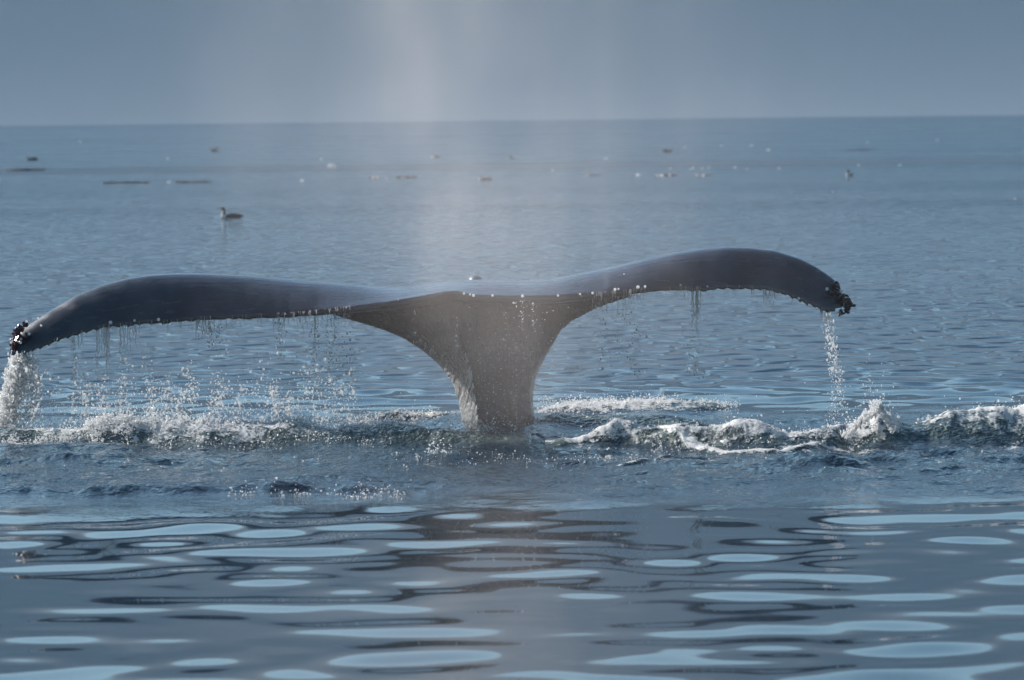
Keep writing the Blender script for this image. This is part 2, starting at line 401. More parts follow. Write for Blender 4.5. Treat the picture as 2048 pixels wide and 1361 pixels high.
pv.inputs['Anisotropy'].default_value = 0.1
t.link(pv.outputs[0], t.out.inputs['Volume'])
hz = box_mesh('haze', (-14000, -500, -4), (14000, 13000, 700), t.m)
tag(hz, 'pale blue sea haze between the whale and the far shore', kind='stuff')

# ------------------------------------------------------------------ the whale's tail
TOP = [(20, 692), (28, 676), (40, 662), (60, 648), (80, 635), (100, 622), (150, 592), (200, 572), (250, 558), (300, 550), (350, 547), (400, 547), (450, 549), (500, 552), (550, 556),
       (600, 560), (650, 564), (700, 568), (750, 572), (790, 574), (830, 571), (870, 564), (900, 560), (950, 560), (1000, 559), (1050, 561), (1100, 558), (1150, 548),
       (1200, 538), (1250, 527), (1300, 515), (1350, 505), (1400, 498), (1450, 494), (1500, 495), (1550, 501), (1600, 517), (1630, 532), (1655, 549), (1670, 560), (1682, 580), (1688, 592)]
BOT = [(20, 706), (28, 709), (51, 703), (85, 690), (120, 676), (164, 663), (205, 652), (273, 645), (342, 641), (410, 635), (513, 630), (581, 627), (668, 618), (771, 605),
       (839, 594), (890, 584), (918, 582), (930, 588), (952, 591), (1010, 593), (1113, 592), (1181, 587), (1240, 583), (1283, 578), (1324, 574), (1395, 575), (1415, 577), (1430, 573), (1490, 573), (1531, 576),
       (1573, 587), (1598, 599), (1631, 613), (1651, 622), (1668, 621), (1688, 612)]
NEARY = 24.42
def fluke_mesh():
    n = 260; m = 22
    V = []; Fc = []
    tx, ty = zip(*TOP); bx, by = zip(*BOT)
    pxs = np.concatenate([np.linspace(20, 60, 14)[:-1], np.linspace(60, 1650, n - 28), np.linspace(1650, 1688, 15)[1:]])
    L = len(pxs)
    for q, px in enumerate(pxs):
        t_ = np.interp(px, tx, ty); b_ = np.interp(px, bx, by)
        if px < 700 or px > 1300: b_ += 3.0 * gnoise(np.array([px / 16.0]), np.array([0.5]))[0] + 1.3 * gnoise(np.array([px / 6.0]), np.array([4.5]))[0]
        u = (px - 955) / (735 if px > 955 else 935)
        au = min(1, abs(u))
        chord = 0.85 * (1 - au ** 1.6) + 0.20
        yn = NEARY + 0.30 * au ** 2 - 0.0
        tc = 0.5; yc = yn + tc * chord
        pn = atY(px, b_, yn); pc = atY(px, t_, yc)
        hgt = pc.z - pn.z
        drop = 0.06 + 0.25 * hgt
        fade = min(1, min(px - 19, 1689 - px) / 30 + 0.25)
        ring = []
        for k in range(m + 1):
            s = k / m; s = 0.5 - 0.5 * math.cos(math.pi * s)
            if s <= tc: zz = pn.z + hgt * math.sin(math.pi / 2 * (s / tc)) ** (0.85 if au > .35 else 1.0)
            else: zz = pc.z - drop * ((s - tc) / (1 - tc)) ** 2
            xx = pn.x + (pc.x - pn.x) * min(1, s / tc)
            ring.append((xx, yn + s * chord, zz))
        low = []
        for k in range(m - 1, 0, -1):
            x_, y_, z_ = ring[k]; s = (y_ - yn) / chord
            th = (0.03 + 0.30 * (s ** 0.8) * (1 - s) * min(1, chord)) * (0.35 + 0.65 * fade)
            low.append((x_, y_, z_ - th))
        V += ring + low
    K = m + 1 + m - 1
    for i in range(L - 1):
        for k in range(K):
            Fc.append((i * K + k, i * K + (k + 1) % K, (i + 1) * K + (k + 1) % K, (i + 1) * K + k))
    Fc.append(tuple(range(K))[::-1]); Fc.append(tuple((L - 1) * K + k for k in range(K)))
    return V, Fc
LEFT = [(584, 560), (600, 560), (618, 602), (630, 651), (644, 702), (658, 754), (678, 805), (699, 839), (726, 873), (750, 894), (774, 908), (805, 918), (832, 923), (870, 926), (1100, 930)]
RIGHT = [(584, 1330), (592, 1290), (603, 1249), (613, 1215), (627, 1181), (644, 1147), (664, 1123), (692, 1106), (719, 1089), (753, 1073), (787, 1066), (822, 1068), (870, 1074), (1100, 1095)]
KEEL = [(584, 925), (682, 921), (702, 928), (736, 942), (788, 949), (832, 955), (1100, 965)]
def stalk_mesh():
    V = []; Fc = []
    pys = list(range(588, 700, 4)) + list(range(700, 1180, 10))
    m = 30
    for py in pys:
        g = lambda T: np.interp(py, [a for a, b in T], [b for a, b in T])
        yx = 24.92                                # depth of the widest line
        l, r = atY(g(LEFT), py, yx), atY(g(RIGHT), py, yx)
        wide = (r.x - l.x)
        f = min(1, max(0, (py - 600) / 130))       # 0 at the flare, 1 on the stalk
        yk = 24.50 + 0.07 * f
        k = atY(g(KEEL), py, yk)
        z = l.z * 0.5 + r.z * 0.5
        depth_b = 0.30 + 0.12 * f
        ring = []
        pw = 1.9 - 0.95 * f                       # concave fins above, fuller below
        for j in range(m):                         # near side left -> keel -> right
            u = j / m
            if u < 0.4:
                w = u / 0.4; x = l.x + (k.x - l.x) * w; pr = w
                # hollow flank between the outline and the keel
                yy = yx + (yk - yx) * (pr ** pw)
            else:
                w = (u - 0.4) / 0.6; x = k.x + (r.x - k.x) * w; pr = 1 - w
                yy = yx + (yk - yx) * (pr ** (0.42 + 1.1 * (1 - f)))
            ring.append((x, yy, l.z + (r.z - l.z) * (x - l.x) / wide))
        for j in range(m):                         # far side right -> left
            u = j / m
            x = r.x + (l.x - r.x) * u
            yy = yx + depth_b * (math.sin(math.pi * u) ** (0.8 + 1.2 * (1 - f)))
            ring.append((x, yy, l.z + (r.z - l.z) * (x - l.x) / wide))
        V += ring
    K = 2 * m; L = len(pys)
    for i in range(L - 1):
        for k in range(K):
            Fc.append((i * K + k, i * K + (k + 1) % K, (i + 1) * K + (k + 1) % K, (i + 1) * K + k))
    Fc.append(tuple(range(K))[::-1]); Fc.append(tuple((L - 1) * K + k for k in range(K)))
    return V, Fc
def build_whale():
    v1, f1 = fluke_mesh(); v2, f2 = stalk_mesh()
    # dorsal knuckle beyond the flukes
    v3 = []; f3 = []
    c = atY(951, 569, 25.75); a, b = 14, 10
    for i in range(b + 1):
        ph = math.pi * i / b
        for j in range(a):
            th = 2 * math.pi * j / a
            v3.append((c.x + 0.05 * math.sin(ph) * math.cos(th), c.y + 0.14 * math.sin(ph) * math.sin(th), c.z + 0.06 * math.cos(ph)))
    for i in range(b):
        for j in range(a): f3.append((i * a + j, (i + 1) * a + j, (i + 1) * a + (j + 1) % a, i * a + (j + 1) % a))
    V = v1 + v2 + v3; F_ = list(f1) + [tuple(x + len(v1) for x in f) for f in f2] + [tuple(x + len(v1) + len(v2) for x in f) for f in f3]
    o = mesh_obj('whale', V, F_, M_SKIN)
    bm = bmesh.new(); bm.from_mesh(o.data); bmesh.ops.recalc_face_normals(bm, faces=bm.faces); bm.to_mesh(o.data); bm.free()
    md = o.modifiers.new('remesh', 'REMESH'); md.mode = 'VOXEL'; md.voxel_size = 0.0105; md.use_smooth_shade = True
    sm = o.modifiers.new('smooth', 'SMOOTH'); sm.factor = 0.5; sm.iterations = 7
    dg = bpy.context.evaluated_depsgraph_get(); ev = o.evaluated_get(dg)
    me = bpy.data.meshes.new_from_object(ev); o.modifiers.clear(); o.data = me
    me.polygons.foreach_set('use_smooth', [True] * len(me.polygons)); me.materials.clear(); me.materials.append(M_SKIN)
    tag(o, 'dark wet humpback whale tail with spread flukes raised above the water', 'whale')
    return o
WHALE = build_whale()

# ------------------------------------------------------------------ little solids: drops, lumps, threads
def ico(sub):
    bm = bmesh.new(); bmesh.ops.create_icosphere(bm, subdivisions=sub, radius=1)
    v = np.array([x.co[:] for x in bm.verts]); f = np.array([[q.index for q in p.verts] for p in bm.faces]); bm.free(); return v, f
ICO1, ICO2 = ico(1), ico(2)
def blobs(name, P, R, mat, stretch=None, base=ICO1, jitter=0.0, parent=None):
    v, f = base; n = len(P); P = np.asarray(P, float); R = np.asarray(R, float)
    S = np.ones((n, 3)) if stretch is None else np.asarray(stretch, float)
    V = v[None] * R[:, None, None] * S[:, None, :]
    if jitter: V = V * (1 + jitter * rng.uniform(-1, 1, (n, len(v), 1)))
    V = V + P[:, None, :]
    Fc = f[None] + (np.arange(n) * len(v))[:, None, None]
    return np_mesh(name, V.reshape(-1, 3), Fc.reshape(-1, 3), mat, parent)
def pxP(px, py, Y):
    """vectorised atY"""
    px, py, Y = np.broadcast_arrays(np.asarray(px, float), np.asarray(py, float), np.asarray(Y, float))
    dx = fw.x * F + rt.x * (px - 1024) + up.x * (680.5 - py)
    dy = fw.y * F + rt.y * (px - 1024) + up.y * (680.5 - py)
    dz = fw.z * F + rt.z * (px - 1024) + up.z * (680.5 - py)
    t_ = Y / dy
    return np.stack([dx * t_, Y, CAMH + dz * t_], -1)
def size(n, med=0.0026, s=0.45, hi=0.0072): return np.minimum(rng.lognormal(math.log(med), s, n), hi)
bxs, bys = zip(*BOT)
def edgeY(px):
    u = np.abs((px - 955) / np.where(px > 955, 735, 935)); return NEARY + 0.30 * np.minimum(1, u) ** 2

# falling drops under the left fluke, in wandering columns
def drops_left():
    P = []; R = []
    cols = [(100, 730, 860, 50), (150, 700, 860, 120), (172, 745, 850, 150), (205, 740, 860, 150), (245, 760, 850, 130), (250, 700, 770, 30), (300, 740, 850, 110), (330, 750, 850, 150), (382, 720, 810, 90),
            (360, 770, 850, 70), (435, 740, 850, 170), (420, 650, 700, 20), (480, 760, 850, 110), (550, 760, 850, 170), (580, 780, 850, 90), (630, 640, 850, 150), (665, 650, 850, 110), (700, 680, 850, 60), (520, 700, 850, 50), (600, 700, 850, 50), (290, 690, 750, 18), (1205, 605, 760, 40), (1240, 600, 720, 30), (1275, 600, 800, 45), (1385, 680, 760, 30), (1392, 600, 700, 30), (560, 640, 720, 30), (440, 645, 720, 25), (650, 630, 800, 60), (690, 640, 830, 50)]
    for cx, y0, y1, n in cols:
        n = int(n * 1.6)
        y = y0 + (y1 - y0) * rng.beta(1.5, 1.2, n)
        w = 5 + 9 * rng.random() + (y - y0) * 0.05
        x = cx + 9 * gnoise(y / 38 + cx, y * 0 + cx) * 2 + rng.normal(0, 1, n) * w * 0.7
        k = rng.random(n)
        P.append(pxP(x, y, 24.65 + rng.normal(0, 0.12, n))); R.append(size(n, 0.0030, 0.45))
    n = 900                                   # loose rain over the whole stretch
    x = 60 + 640 * rng.random(n) ; y = 700 + 165 * rng.beta(2.4, 1, n)
    P.append(pxP(x, y, 24.7 + rng.normal(0, 0.2, n))); R.append(size(n, 0.0024, 0.4))
    n = 1500                                  # low haze of drops above the foam, thicker towards the stalk
    x = 380 + 430 * rng.random(n); y = 862 - np.abs(rng.normal(0, 26, n))
    P.append(pxP(x, y, 24.5 + rng.normal(0, 0.25, n))); R.append(size(n, 0.0022, 0.35))
    P, R = np.concatenate(P), np.concatenate(R)
    o = blobs('falling_drops', P, R, M_SPRAY, stretch=np.stack([np.ones(len(R)), np.ones(len(R)), rng.uniform(1, 1.5, len(R))], 1))
    tag(o, 'white drops raining from the left fluke onto the foaming wave', kind='stuff')
drops_left()
def drops_stalk():
    n = 520
    x = rng.normal(1010, 70, n); y = 600 + 290 * rng.beta(1.6, 1, n)
    P = [pxP(x, y, 24.25 + rng.normal(0, .08, n))]; R = [size(n, 0.0021, 0.4)]
    for cx, y0, y1, m in ((829, 615, 690, 12), (1045, 600, 660, 26), (1066, 605, 665, 22), (1062, 690, 780, 24), (1010, 630, 700, 9), (1031, 690, 850, 14), (1158, 640, 760, 16), (1030, 600, 615, 6), (915, 640, 720, 14)):
        y = rng.uniform(y0, y1, m); P.append(pxP(cx + rng.normal(0, 2.2, m), y, 24.25 + rng.normal(0, .03, m))); R.append(size(m, 0.0026, .4))
    n = 420
    x = rng.normal(940, 75, n); y = 858 + rng.normal(0, 14, n)
    P.append(pxP(x, y, 24.2 + rng.normal(0, .1, n))); R.append(size(n, 0.0026, .4))
    o = blobs('stalk_drops', np.concatenate(P), np.concatenate(R), M_SPRAY)
    tag(o, 'fine drops falling in front of the grey tail stalk', kind='stuff')
drops_stalk()
def running_water():
    n = 12000
    py = 655 + 185 * rng.beta(1.7, 1.0, n); w = rng.random(n)
    g = lambda T, q: np.interp(q, [a for a, b in T], [b for a, b in T])
    f = np.clip((py - 600) / 130, 0, 1); pw = 1.9 - 0.95 * f
    lx, kx = g(LEFT, py), g(KEEL, py)
    # streaks: along the keel and along the outer rim, the hollow between stays darker higher up
    dens = np.exp(-((w - .93) / .10) ** 2) * np.clip((py - 680) / 60, 0, 1) + np.exp(-((w - .32) / (.14 + .35 * np.clip((py - 740) / 90, 0, 1))) ** 2) * np.clip((py - 655) / 90, 0, 1) * .8 + .55 * np.clip((py - 745) / 60, 0, 1)
    dens *= np.clip(.35 + 2.6 * gnoise((lx + (kx - lx) * w + .25 * py) / 4.5, py / 45), 0, 1.4)
    k = rng.random(n) < dens; py, w, lx, kx, pw = py[k], w[k], lx[k], kx[k], pw[k]; n = len(py)
    yy = 24.92 + (24.50 + .07 * np.clip((py - 600) / 130, 0, 1) - 24.92) * w ** pw
    P = pxP(lx + (kx - lx) * w, py, yy - .012)
    R = size(n, .0021, .4, .005)
    o = blobs('running_water', P, R, M_SPRAY, stretch=np.stack([np.ones(n), np.ones(n), rng.uniform(1.5, 4.5, n)], 1), jitter=.15)
    tag(o, 'sunlit streaks of water running down the left flank of the tail stalk', kind='stuff')
running_water()
def stream(name, label, pts, n, w0, w1, med, Y, spreadY=0.05, strands=14, k=1.0):
    """a broken stream of water: many strands of drops and short threads along a path of photo points"""
    xs = np.array([p[0] for p in pts], float); ys = np.array([p[1] for p in pts], float)
    t_ = rng.random(n) ** k
    ti = t_ * (len(pts) - 1)
    x = np.interp(ti, np.arange(len(pts)), xs); y = np.interp(ti, np.arange(len(pts)), ys)
    st = rng.uniform(-1, 1, strands)[rng.integers(0, strands, n)]
    w = w0 + (w1 - w0) * t_
    x = x + (st * 0.8 + rng.normal(0, .28, n)) * w + 4 * gnoise(y / 25 + st * 9, st * 5)
    P = pxP(x, y + rng.normal(0, 3, n), Y + rng.normal(0, spreadY, n)); R = size(n, med, .45, .012)
    S = np.stack([np.ones(n), np.ones(n), 1 + 2.2 * rng.random(n) * (1 - t_)], 1)
    o = blobs(name, P, R, M_SPRAY, stretch=S, jitter=.12)
    tag(o, label, kind='stuff'); return o
stream('tip_waterfall', 'thick white stream pouring off the left fluke tip', [(46, 706), (34, 745), (26, 780), (16, 815), (8, 850), (4, 872)], 4200, 17, 26, .0035, 24.75, .06)
stream('stray_drops', 'loose drops spreading right of the stream at the left tip', [(62, 715), (66, 770), (60, 820), (46, 870)], 900, 12, 40, .0032, 24.75, .08)
stream('tip_trickle', 'thin broken trickle falling from the right fluke tip', [(1655, 630), (1662, 680), (1672, 730), (1676, 780), (1678, 835)], 520, 9, 20, .0023, 24.72, .05, 8)

stream('splash_jet', 'small curled jet of white water thrown up by the right wave', [(1690, 872), (1712, 850), (1732, 836), (1748, 822), (1752, 806), (1764, 824), (1778, 842), (1786, 862)], 1500, 9, 9, .0032, 22.95, .05, 12)
# clear threads and thin sheets of water hanging from the trailing edge
def hanging(name, label, spans, seed):
    r = np.random.default_rng(seed)
    V = []; Fc = []
    for (x0, x1, n, lo, hi, wd) in spans:
        for _ in range(n):
            px = r.uniform(x0, x1); py = np.interp(px, bxs, bys) - 2
            Ln = lo + (hi - lo) * r.beta(1.2, 1.8); Y = float(edgeY(np.array([px]))[0]) + r.normal(.015, .02)
            seg = max(5, int(Ln / 6)); sd_ = r.uniform(0, 100); base = len(V)
            for i in range(seg + 1):
                s = i / seg; c = atY(px + 3.5 * s * float(gnoise(np.array([i * .5 + sd_]), np.array([sd_]))[0]) * 3, py + Ln * s, Y)
                rad = .50 * wd * (0.5 + 0.7 * abs(float(gnoise(np.array([i * .9]), np.array([sd_ + 3.0]))[0])) * 2) * (1 - s ** 3) + 0.0004
                for j in range(5):
                    a = 2 * math.pi * j / 5; V.append((c.x + rad * math.cos(a) * 1.25, c.y + rad * .5 * math.sin(a), c.z))
            for i in range(seg):
                for j in range(5): Fc.append((base + i * 5 + j, base + i * 5 + (j + 1) % 5, base + (i + 1) * 5 + (j + 1) % 5, base + (i + 1) * 5 + j))
    o = np_mesh(name, np.array(V), np.array(Fc), M_DROP)
    tag(o, label, kind='stuff')
hanging('water_curtain', 'clear threads and thin sheets of water hanging from the left fluke edge',
        [(70, 700, 150, 8, 35, .0022), (140, 165, 8, 40, 100, .004), (192, 225, 14, 50, 120, .0055), (238, 262, 8, 60, 100, .005), (265, 280, 5, 20, 60, .004), (385, 440, 22, 15, 55, .005), (540, 700, 45, 10, 70, .0025), (555, 570, 5, 40, 70, .003), (628, 634, 4, 60, 100, .003)], 1)
hanging('water_fringe', 'clear threads and one long thin sheet of water under the right fluke',
        [(1150, 1600, 70, 6, 30, .0020), (1374, 1402, 12, 50, 118, .0055), (1345, 1372, 8, 15, 35, .004), (1525, 1550, 10, 20, 50, .005), (1500, 1512, 4, 15, 35, .004), (1180, 1290, 30, 15, 110, .0016), (1640, 1660, 8, 15, 35, .0028)], 2)

# beads of water that catch the sun; those by barnacles stand for sheen glints
BEADS = [(928, 588, 5), (940, 590, 4), (947, 592, 6), (985, 592, 5), (1045, 593, 6), (1116, 592, 4.5), (1160, 589, 4), (1185, 587, 5), (1230, 580, 6), (1237, 579, 4), (1276, 575, 6.5), (1290, 574, 5),
         (1357, 569, 6), (1361, 571, 4), (1415, 574, 4), (1456, 569, 5), (1597, 598, 6), (1654, 579, 7), (1675, 577, 4), (1684, 582, 4), (1248, 549, 3), (1214, 565, 3), (1331, 552, 3), (221, 646, 7), (269, 642, 5), (317, 640, 6.5), (82, 652, 4), (76, 637, 4), (58, 669, 6), (41, 686, 6), (42, 679, 5), (22, 686, 4), (53, 644, 5), (34, 673, 3.5)]
bv = None
for k, (x, y, s) in enumerate(BEADS):
    p = atY(x, y - 0.5, float(edgeY(np.array([float(x)]))[0]) - 0.005 if y > 570 or x < 400 else 24.6)
    side = 'left' if x < 900 else 'right'
    lump = ICO2[0] * np.array([1, .9, 1.05]) * (s * 0.5 / 350) * 1.0
    o = np_mesh('water_drop', lump, ICO2[1], M_SPRAY); o.location = p
    o.data.name = 'water_drop'
    if x < 100: where = 'put in for wet sheen among the barnacles of the left fluke tip'
    elif x < 900: where = 'under the dark trailing edge of the left fluke'
    elif x < 1120: where = 'on the fluke edge directly above the tail stalk'
    elif x < 1300: where = 'on the sloping edge right of the tail stalk'
    elif x < 1500: where = 'on the arched outer edge of the right fluke'
    else: where = 'mixed with sheen glints beside the barnacles of the right fluke tip'
    tag(o, 'glinting bead of water ' + where, 'water drop', 'glinting beads ' + where)

# ------------------------------------------------------------------ barnacles on the tips
def barnacle_cluster(label, boxes, mat, n, seed):
    r = np.random.default_rng(seed); V = []; Fc = []
    for _ in range(n):
        x0, y0, x1, y1, w = boxes[r.integers(len(boxes))]
        s = r.random(); px = x0 + (x1 - x0) * s + r.normal(0, w * .7); py = y0 + (y1 - y0) * s + r.normal(0, w * .7)
        c = atY(px, py, 24.74 + r.normal(0, .025)); ax = Vector(r.normal(0, 1, 3)).normalized(); ax.y = -abs(ax.y)
        q = ax.to_track_quat('Z', 'Y'); rad = r.uniform(.005, .010); hh = rad * r.uniform(1.2, 2.4); b = len(V)
        prof = [(1.0, -0.6), (0.95, 0), (0.62, .75), (0.42, 1.0), (0.25, .75)]
        for rr, zz in prof:
            for j in range(7):
                a = 2 * math.pi * j / 7; rj = rad * rr * (1 + .12 * (j % 2))
                V.append(c + q @ Vector((rj * math.cos(a), rj * math.sin(a), hh * zz)))
        for i in range(4):
            for j in range(7): Fc.append((b + i * 7 + j, b + i * 7 + (j + 1) % 7, b + (i + 1) * 7 + (j + 1) % 7, b + (i + 1) * 7 + j))
        Fc.append(tuple(b + 28 + j for j in range(7)))
    o = mesh_obj('barnacle_cluster', V, Fc, mat, WHALE, smooth=False)
    o['label'] = label
barnacle_cluster('dark red barnacle crust on the left fluke tip', [(32, 656, 27, 690, 3.5), (36, 664, 40, 684, 4), (50, 648, 54, 652, 2.5), (26, 690, 30, 702, 2.5), (36, 655, 46, 662, 3)], M_BARN, 90, 3)
barnacle_cluster('blackish barnacle clump hanging off the right fluke tip', [(1678, 590, 1698, 606, 4.5), (1694, 596, 1698, 620, 3.8), (1692, 612, 1694, 624, 2.2), (1671, 566, 1678, 578, 2.2), (1660, 582, 1682, 600, 4), (1682, 622, 1682, 630, 1.2), (1688, 590, 1700, 612, 4)], M_BARN2, 130, 4)

# ------------------------------------------------------------------ foam lumps and spray thrown off the waves
def spray_on(name, label, spots, mat):
    """spots: photo x0, x1, photo y of foot, count, spread in depth, lift (m), median size"""
    P = []; R = []
    for x0, x1, py, n, sy, lift, med in spots:
        n = int(n * 2.2)
        px = rng.uniform(x0, x1, n)
        cl = 0.5 + gnoise(px / 34.0, px * 0 + py)                       # clumps
        keep = rng.random(n) < np.clip(cl * 1.6 - .25, .08, 1); px = px[keep]; n2 = len(px)
        Y = Yof(py - (px - 1024) * -0.0) + rng.normal(0, sy, n2)
        X = (px - 1024) / F * Y
        z, _, _ = sea_height(X, Y)
        rr = size(n2, med * .52, .5, med * 2.6)
        z = z + rr * .3 + np.abs(rng.normal(0, 1, n2)) ** 1.6 * lift * rng.random(n2)
        P.append(np.stack([X, Y, z], 1)); R.append(rr)
    P, R = np.concatenate(P), np.concatenate(R)
    o = blobs(name, P, R, mat, jitter=.22, stretch=rng.uniform(.7, 1.35, (len(R), 3)))
    tag(o, label, kind='stuff')
spray_on('left_foam', 'white broken foam along the crest of the left wave',
         [(0, 800, 878, 2400, .10, .020, .0045), (120, 620, 876, 2600, .08, .030, .0055), (280, 420, 876, 700, .10, .035, .005), (180, 260, 878, 400, .10, .02, .005), (300, 780, 884, 900, .15, .012, .0035), (690, 930, 836, 500, .12, .015, .004)], M_FOAM)
spray_on('right_foam', 'white broken foam and spray along the crest of the right wave',
         [(1120, 2048, 884, 2600, .11, .020, .0045), (1180, 1270, 884, 600, .06, .03, .006), (1450, 1620, 888, 1300, .12, .03, .005), (1650, 1800, 886, 1300, .11, .06, .005), (1722, 1770, 885, 900, .05, .10, .0042), (1738, 1756, 885, 300, .03, .17, .0038), (1840, 2048, 876, 2200, .18, .03, .0055), (1300, 1750, 900, 900, .14, .010, .004)], M_FOAM)
spray_on('rear_foam', 'white foam patch beyond the tail stalk on the right',
         [(1070, 1480, 818, 1900, .30, .016, .0045), (1150, 1330, 820, 900, .22, .02, .005), (1070, 1200, 824, 500, .1, .01, .004)], M_FOAM)
spray_on('wake_glints', 'scattered drops and white flecks put in as sun glints on the churned water before the tail',
         [(780, 1320, 915, 150, .25, .006, .0042), (850, 900, 908, 70, .12, .05, .0042), (450, 820, 986, 150, .05, .02, .0042), (1050, 1280, 925, 80, .14, .004, .0042), (0, 2048, 925, 140, .5, .006, .0035), (680, 800, 992, 80, .06, .02, .0042)], M_FOAM)  # white flecks among the drops paint in the glitter of the wake
# sun glints far out, put in as small white blobs
FLK = [(605, 361, 6), (338, 364, 6), (865, 314, 5), (1277, 350, 7), (1537, 300, 5.5), (1503, 291, 4), (664, 331, 7), (642, 318, 4), (1105, 340, 3), (1212, 317, 4), (1386, 336, 4), (1405, 337, 3.5), (1341, 337, 4), (1470, 335, 4.5), (1418, 335, 3.5), (1494, 337, 3), (1558, 336, 4), (1717, 330, 3.5), (1800, 330, 4), (1735, 284, 3), (1875, 280, 3), (1369, 294, 3), (1443, 291, 3), (773, 356, 3), (1380, 338, 3), (2030, 397, 3), (1666, 383, 3), (336, 317, 4), (160, 283, 3)]
P = []; R = []; S = []
for x, y, s in FLK:
    p = atZ(x, y + 1.5); P.append((p.x, p.y, .0)); R.append(s * .55 * p.y / F); S.append((1.3 if x != 664 else 2.6, 1.2, 1.1))
o = blobs('glint_flecks', P, R, M_FOAM, stretch=S, base=ICO2, jitter=.1); tag(o, 'small white flecks put in as sun glints on the far water', kind='stuff')

# ------------------------------------------------------------------ birds resting on the water
def tube_loft(path, rad, m=12, flat=1.0):
    V = []; Fc = []; n = len(path)
    for i, (p, r) in enumerate(zip(path, rad)):
        a = Vector(path[max(0, i - 1)]); b = Vector(path[min(n - 1, i + 1)]); d = (b - a).normalized()
        s = Vector((0, 1, 0)); u = d.cross(s).normalized()
        for j in range(m):
            t_ = 2 * math.pi * j / m; V.append(Vector(p) + u * r * math.cos(t_) + s * r * flat * math.sin(t_))
    for i in range(n - 1):
        for j in range(m): Fc.append((i * m + j, i * m + (j + 1) % m, (i + 1) * m + (j + 1) % m, (i + 1) * m + j))
    Fc.append(tuple(range(m))[::-1]); Fc.append(tuple((n - 1) * m + j for j in range(m)))
    return V, Fc
def bird(label, px, py, neck=.12, scale=1.0, face=-1, rz=0.0, mat=M_FEATH, wing=0.0, body=.8, breast=True):
    p = atZ(px, py); root = bpy.data.objects.new('seabird', None); COL.objects.link(root)
    root.location = (p.x, p.y, -.012); root.scale = (scale * -face * 1.0, scale, scale); root.rotation_euler = (0, 0, rz)
    tag(root, label, 'bird', 'seabirds resting on the far water')
    b = body
    path = [(.235, 0, .045), (.20, 0, .045), (.14, 0, .035), (.06, 0, .025), (-.03, 0, .02), (-.10, 0, .025), (-.135, 0, .045), (-.135, 0, .075), (-.12, 0, .075 + neck * .4), (-.118, 0, .075 + neck * .7), (-.135, 0, .075 + neck), (-.16, 0, .085 + neck), (-.178, 0, .083 + neck)]
    rad = [.004, .018, .042 * b, .062 * b, .068 * b, .060 * b, .050, .036, .026, .024, .028, .022, .010]
    V, Fc = tube_loft(path, rad, 14, 1.15)
    fm = []
    for f in Fc:
        c = sum((V[i] for i in f), Vector()) / len(f)
        white = breast and c.x < -.075 and c.z < .085 and c.x < 0
        fm.append(1 if white else 0)
    mesh_obj('body', V, Fc, [mat, M_WHITE], root, fmat=fm)
    h = .083 + neck
    bv = [(-.17, .008, h + .006), (-.17, -.008, h + .006), (-.17, 0, h - .010), (-.235, 0, h - .004)]
    mesh_obj('beak', bv, [(0, 1, 3), (1, 2, 3), (2, 0, 3), (0, 2, 1)], M_BEAK, root, smooth=False)
    for s in (-1, 1):                                  # folded or lifted wing
        wv, wf = tube_loft([(-.07, s * .066, .05), (0, s * .074, .062 + wing * .2), (.09, s * .062, .062 + wing * .7), (.20, s * .03, .06 + wing)], [.012, .034, .030, .004], 8, .35)
        mesh_obj('wing', wv, wf, mat, root)
    return root
bird('dark auk with white breast and raised head, nearest the camera', 462, 436, .10, 1.0)
bird('black headed bird with white breast facing the camera, alone on the right', 1699, 352, .09, 1.0, rz=1.2)
bird('pale brown bird on the dark water line right of the mist column', 970, 361, .07, .95, mat=M_FEATB)
bird('brown bird lifting its wings far out behind the left fluke', 428, 304, .10, 1.35, mat=M_FEATB, wing=.16)
bird('dark low bird at far left above the long kelp raft', 64, 321, .03, 1.35, wing=.03, breast=False)
bird('brown low bird far out to the right of the mist', 1335, 305, .05, 1.3, mat=M_FEATB, face=1, wing=.06, breast=False)
bird('small dark upright bird far out just right of the mist column', 1023, 318, .12, .9, rz=1.4, mat=M_FEATB, breast=False)
bird('dim brown bird beside a white fleck in the mist column', 873, 315, .07, .9, mat=M_FEATB, breast=False)

# ------------------------------------------------------------------ floating kelp
def kelp(label, x0, x1, py, seed, h=.05):
    h = h * .62
    r = np.random.default_rng(seed); a, b = atZ(x0, py), atZ(x1, py); L = b.x - a.x
    V = []; Fc = []
    for k in range(9):
        s0 = r.uniform(0, .55); s1 = min(1, s0 + r.uniform(.3, .6)); n = 14; base = len(V)
        ph = r.uniform(0, 6); yo = r.normal(0, .18)
        pth = []; rd = []
        for i in range(n):
            s = s0 + (s1 - s0) * i / (n - 1)
            pth.append((L * s - L / 2, yo + .12 * math.sin(s * 9 + ph), .008 + h * .5 * (0.5 + .5 * math.sin(s * 14 + ph))))
            rd.append(h * (.25 + .75 * math.sin(math.pi * i / (n - 1))) * r.uniform(.5, .8))
        v, f = tube_loft(pth, rd, 7, 2.0); V += v; Fc += [tuple(q + base for q in g) for g in f]
    o = mesh_obj('floating_kelp', V, Fc, M_KELP); o.location = ((a.x + b.x) / 2, a.y, 0)
    tag(o, label, 'kelp', 'rafts of floating kelp')
kelp('long dark brown kelp raft at the far left edge', 5, 90, 341, 1, .07)
kelp('thin dark kelp raft left of the white fleck, below the pale band', 190, 300, 367, 2, .05)
kelp('brown kelp raft right of the white fleck on the left', 345, 422, 366, 3, .06)
kelp('short dark kelp clump left of the mist column', 735, 760, 356, 4, .06)
kelp('brown kelp raft crossing the left side of the mist column', 780, 836, 356, 5, .06)
kelp('faint brown kelp raft left of the large white fleck', 1155, 1215, 351, 6, .03)
kelp('dark kelp raft right of the large white fleck', 1310, 1362, 352, 7, .05)
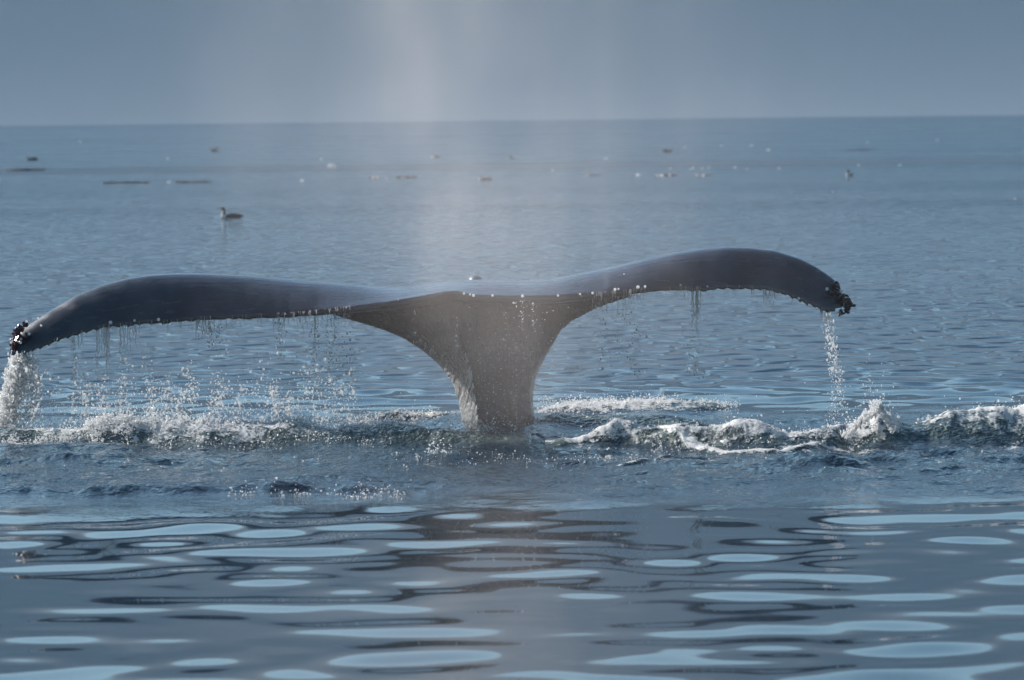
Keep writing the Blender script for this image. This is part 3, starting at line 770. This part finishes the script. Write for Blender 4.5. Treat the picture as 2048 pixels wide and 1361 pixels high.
kelp('thin dark kelp raft furthest right on the pale band', 1385, 1430, 352, 8, .03)
kelp('faint brown kelp raft far out between the bright flecks and the right edge', 1680, 1765, 301, 9, .05)

# ------------------------------------------------------------------ the whale's blow drifting down as mist
def build_mist():
    t = NT('blow_mist'); t.n.remove(t.p)
    geo = t.new('NewGeometry'); tc = t.new('TexCoord'); pos = tc.outputs['Object']
    sep = t.new('SeparateXYZ'); t.link(pos, sep.inputs[0]); X, Y, Z = sep.outputs
    wob = t.math('MULTIPLY', t.math('SUBTRACT', t.noise(t.mapping(pos, (.8, .8, .9)), 1, 3), .5), .9)
    Xw = t.math('ADD', t.math('ADD', X, wob), t.math('MULTIPLY', Z, .06))
    def col(cx, sg, amp, zlo, zhi, z2=None):
        g = t.math('DIVIDE', t.math('SUBTRACT', Xw, cx), sg)
        e = t.math('EXPONENT', t.math('MULTIPLY', t.math('MULTIPLY', g, g), -1.0))
        return t.math('MULTIPLY', t.math('MULTIPLY', e, amp), t.ramp(Z, zlo, zhi))
    bil = t.ramp(t.noise(t.mapping(pos, (1.1, 1.1, .8)), 1, 4, .6), .28, .68, .45, 1.25)
    d = col(-.36, .20, .105, -.05, 1.6)
    for a in ((.0, 1.2, .125, -.1, 1.5), (-.02, .34, .11, -.2, .3), (1.15, .30, .03, .6, 2.0), (-1.1, .45, .05, .9, 2.1), (.55, .30, .03, .4, 1.8)):
        d = t.math('ADD', d, col(*a))
    st = t.noise(t.mapping(pos, (3.6, 2.0, .8)), 1, 4, .6)
    d = t.math('MULTIPLY', d, t.ramp(st, .30, .72, .75, 1.25)); d = t.math('MULTIPLY', d, bil)
    # soft limits in depth and height
    yy = t.math('DIVIDE', Y, .5); d = t.math('MULTIPLY', d, t.math('EXPONENT', t.math('MULTIPLY', t.math('MULTIPLY', yy, yy), -1.0)))
    d = t.math('MULTIPLY', d, t.ramp(Z, 4.4, 3.2)); d = t.math('MULTIPLY', d, t.ramp(Z, 1.3, 2.4, 1, .62))
    pv = t.new('VolumePrincipled'); pv.inputs['Color'].default_value = (1.0, .90, .85, 1); pv.inputs['Anisotropy'].default_value = .25
    t.link(t.math('MULTIPLY', d, 1.0), pv.inputs['Density'])
    t.link(pv.outputs[0], t.out.inputs['Volume'])
    o = box_mesh('mist', (-3.4, -.85, 0.02), (3.4, .85, 4.5), t.m); o.location = (0, 23.45, 0)
    t.m.cycles.homogeneous_volume = False
    tag(o, 'pale mist of the whale blow drifting down before the tail', kind='stuff')
build_mist()
def build_fog_bank():
    t = NT('shore_fog'); t.n.remove(t.p)
    tc = t.new('TexCoord'); sep = t.new('SeparateXYZ'); t.link(tc.outputs['Object'], sep.inputs[0])
    e = t.math('EXPONENT', t.math('MULTIPLY', sep.outputs[2], -1 / 38.0))
    n = t.noise(t.mapping(tc.outputs['Object'], (.0016, .0016, .004)), 1, 2)
    pv = t.new('VolumePrincipled'); pv.inputs['Color'].default_value = (.78, .88, 1, 1)
    t.link(t.math('MULTIPLY', t.math('MULTIPLY', e, t.ramp(n, .2, .8, .7, 1.3)), FOG_D), pv.inputs['Density'])
    t.link(pv.outputs[0], t.out.inputs['Volume'])
    o = box_mesh('fog_bank', (-9000, 1750, 0.3), (9000, 2180, 170), t.m)
    tag(o, 'low bank of pale fog lying along the foot of the far shore', kind='stuff')
FOG_D = 0.00040
build_fog_bank()
